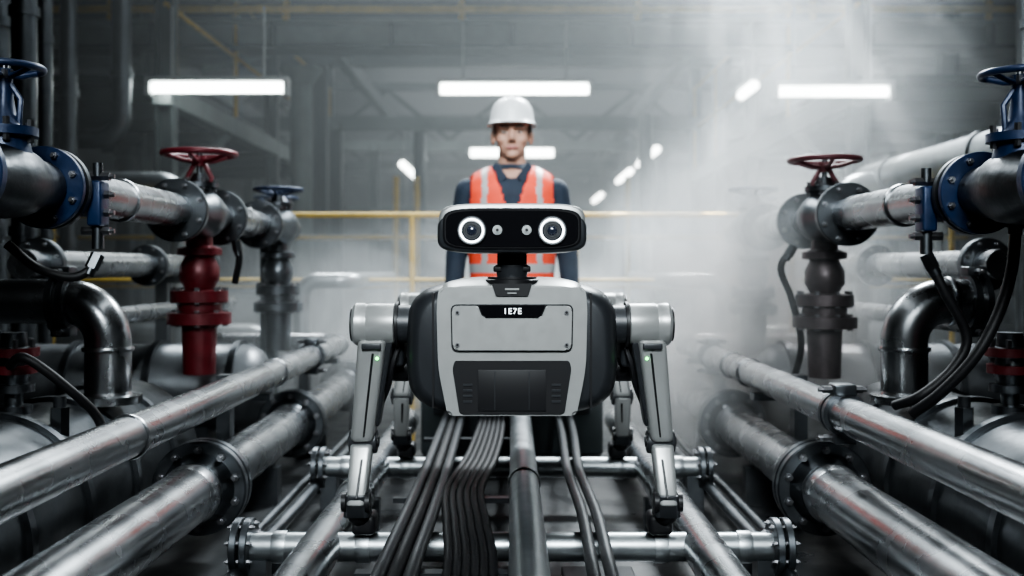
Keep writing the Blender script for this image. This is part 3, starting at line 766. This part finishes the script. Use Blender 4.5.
for (zz,sc) in ((-.004,1.13),(0,1.13),(.006,1.04),(.02,1.0),(.045,.97),(.07,.90),(.09,.79),(.105,.62),(.113,.42),(.118,.2),(.119,.02)):
    ring=[]
    for i in range(seg):
        a=2*math.pi*i/seg; c,q=math.cos(a),math.sin(a)
        rx=.094*sc; ry=.120*sc
        if zz<=0.0 and q<0: ry+=.024*(-q)**1.5
        ring.append(b.bm.verts.new((rx*c,Y+.008+ry*q,1.758+zz+(-.004*(-q) if (zz<=0 and q<0) else 0))))
    rings.append(ring)
b._skin(rings,0,cap=False)
for x in(-.03,0,.03):
    b.tube([(x,Y+.008-.108*math.cos(t),1.758+.01+.108*math.sin(t)) for t in [math.radians(k) for k in range(12,169,12)]],.007 if x==0 else .005,0,10)
o=b.done('hard_hat',W,ang=50); sm=o.modifiers.new('t','SOLIDIFY'); sm.thickness=.003
def torso_ab(z):
    T=[(.90,.165,.115),(1.0,.158,.115),(1.12,.155,.115),(1.25,.168,.122),(1.38,.188,.13),(1.46,.196,.125),(1.50,.180,.110),(1.53,.140,.090),(1.555,.095,.074),(1.57,.075,.068)]
    if z<=T[0][0]: return T[0][1:]
    for p,q in zip(T[:-1],T[1:]):
        if z<=q[0]:
            t=(z-p[0])/(q[0]-p[0])
            return (p[1]+(q[1]-p[1])*t,p[2]+(q[2]-p[2])*t)
    return T[-1][1:]
b=B(SHIRT)
zs=[.90+.02*i for i in range(34)]
b.loft([(z,0,Y+.015,*torso_ab(z)) for z in zs],0,2.5,64,axis='Z')
hands=[]
for s in(-1,1):
    sh=V((s*.186,Y+.01,1.475)); el=V((s*.240,Y+.035,1.19)); wr=V((s*.255,Y-.02,.945))
    b.caps(sh,el,.058,.047); b.caps(el,wr,.046,.034); b.ell(sh+V((-s*.04,0,.0)),(.085,.065,.055)); hands.append((s,wr))
o=b.done('shirt',W); rem(o,.009,6)
b=B(SHIRT)
for s in(-1,1):
    b.prism([(s*.020,1.530),(s*.066,1.592),(s*.084,1.570),(s*.050,1.500)],Y-.092,Y-.078,0,0)
b.lathe([(0,.086),(.02,.078),(.040,.070),(.040,.066),(.0,.080)],(0,Y+.022,1.545),(0,.30,1),0,40,cap=False)
b.done('collar',W)
for s,wr in hands:
    b=B(SKIN)
    b.caps(wr+V((0,0,.03)),wr+V((0,-.005,-.02)),.026,.027)
    pc=wr+V((0,-.008,-.065)); b.ell(pc,(.018,.042,.05)); b.ell(pc+V((0,0,-.02)),(.016,.041,.035))
    for k,(dy,L) in enumerate(((-.032,.072),(-.011,.082),(.010,.077),(.030,.060))):
        p=pc+V((0,dy,-.040)); p1=p+V((-s*.004,dy*.1,-L*.45)); p2=p1+V((-s*.012,0,-L*.32)); p3=p2+V((-s*.016,0,-L*.2))
        b.caps(p,p1,.0095,.009,seg=12); b.caps(p1,p2,.009,.008,seg=12); b.caps(p2,p3,.008,.007,seg=12)
    p=pc+V((-s*.004,-.034,.02)); p1=p+V((-s*.012,-.026,-.03)); p2=p1+V((-s*.006,-.008,-.032)); b.caps(p,p1,.013,.011,seg=12); b.caps(p1,p2,.011,.008,seg=12)
    o=b.done('hand_right' if s<0 else 'hand_left',W); rem(o,.003,3)
# vest
b=B(ORG,SILV)
nth=180; zz=[.93+.0125*i for i in range(51)]
grid=[]
def vp(z,t):
    a,c=torso_ab(z); a+=.018; c+=.020
    q,r_=math.cos(t),math.sin(t); n=2.5
    return V((a*math.copysign(abs(q)**(2/n),q),Y+.01+c*math.copysign(abs(r_)**(2/n),r_),z+(.016 if z>1.46 else .016*max(0,(z-1.40)/.06))))
for z in zz: grid.append([b.bm.verts.new(vp(z,2*math.pi*i/nth)) for i in range(nth)])
for i in range(len(zz)-1):
    for j in range(nth):
        k=(j+1)%nth; z=(zz[i]+zz[i+1])/2; p=vp(z,2*math.pi*(j+.5)/nth); x=abs(p.x); front=p.y<Y+.01
        if z>1.33 and front and x<(z-1.33)*.36: continue
        if not front and z>1.54 and x<.07: continue
        if z>1.24 and x>.168+.05*max(0,(1.34-z)/.1) : continue
        if z>1.565: continue
        f=b.bm.faces.new((grid[i][j],grid[i][k],grid[i+1][k],grid[i+1][j]))
        if (.100<x<.124 and z>1.17) or .99<z<1.035 or 1.125<z<1.17: f.material_index=1
        if front and x<.004: f.material_index=1
bmesh.ops.delete(b.bm,geom=[v for v in b.bm.verts if not v.link_faces],context='VERTS')
o=b.done('hi_vis_vest',W,ang=80); sm=o.modifiers.new('t','SOLIDIFY'); sm.thickness=.006; sm.offset=1
b=B(TROU)
b.loft([(z,0,Y+.01,a,c) for z,a,c in ((.99,.155,.11),(.92,.168,.118),(.86,.175,.12),(.80,.165,.11))],0,2.5,48,axis='Z')
for s in(-1,1):
    h=V((s*.088,Y+.01,.86)); k=V((s*.10,Y,.50)); a=V((s*.105,Y+.02,.12)); b.caps(h,k,.088,.064); b.caps(k,a,.064,.05)
o=b.done('trousers',W); rem(o,.010,6)
b=B(BOOT)
for s in(-1,1):
    b.caps((s*.105,Y+.02,.16),(s*.105,Y+.02,.07),.05,.05); b.ell((s*.108,Y-.05,.045),(.05,.13,.045)); b.box((s*.108,Y-.045,.014),(.10,.27,.028),m=0,bev=.012)
o=b.done('boots',W); rem(o,.007,4)

# ---------------------------------------------------------------- world + camera
w=bpy.data.worlds.new('world'); bpy.context.scene.world=w; w.use_nodes=True
w.node_tree.nodes['Background'].inputs[0].default_value=(.3,.36,.4,1); w.node_tree.nodes['Background'].inputs[1].default_value=.3
try: bpy.context.scene.view_settings.look='AgX - Medium High Contrast'
except Exception as ex: print(ex)
cam=bpy.data.cameras.new('camera'); co=bpy.data.objects.new('camera',cam); bpy.context.scene.collection.objects.link(co)
cam.sensor_width=36; cam.lens=36*1000/1024; cam.shift_y=-20/1024; cam.clip_start=.05; cam.clip_end=100
co.location=(0,0,1.15); co.rotation_euler=(math.pi/2,0,0)
cam.dof.use_dof=True; cam.dof.focus_distance=1.98; cam.dof.aperture_fstop=2.8
bpy.context.scene.camera=co
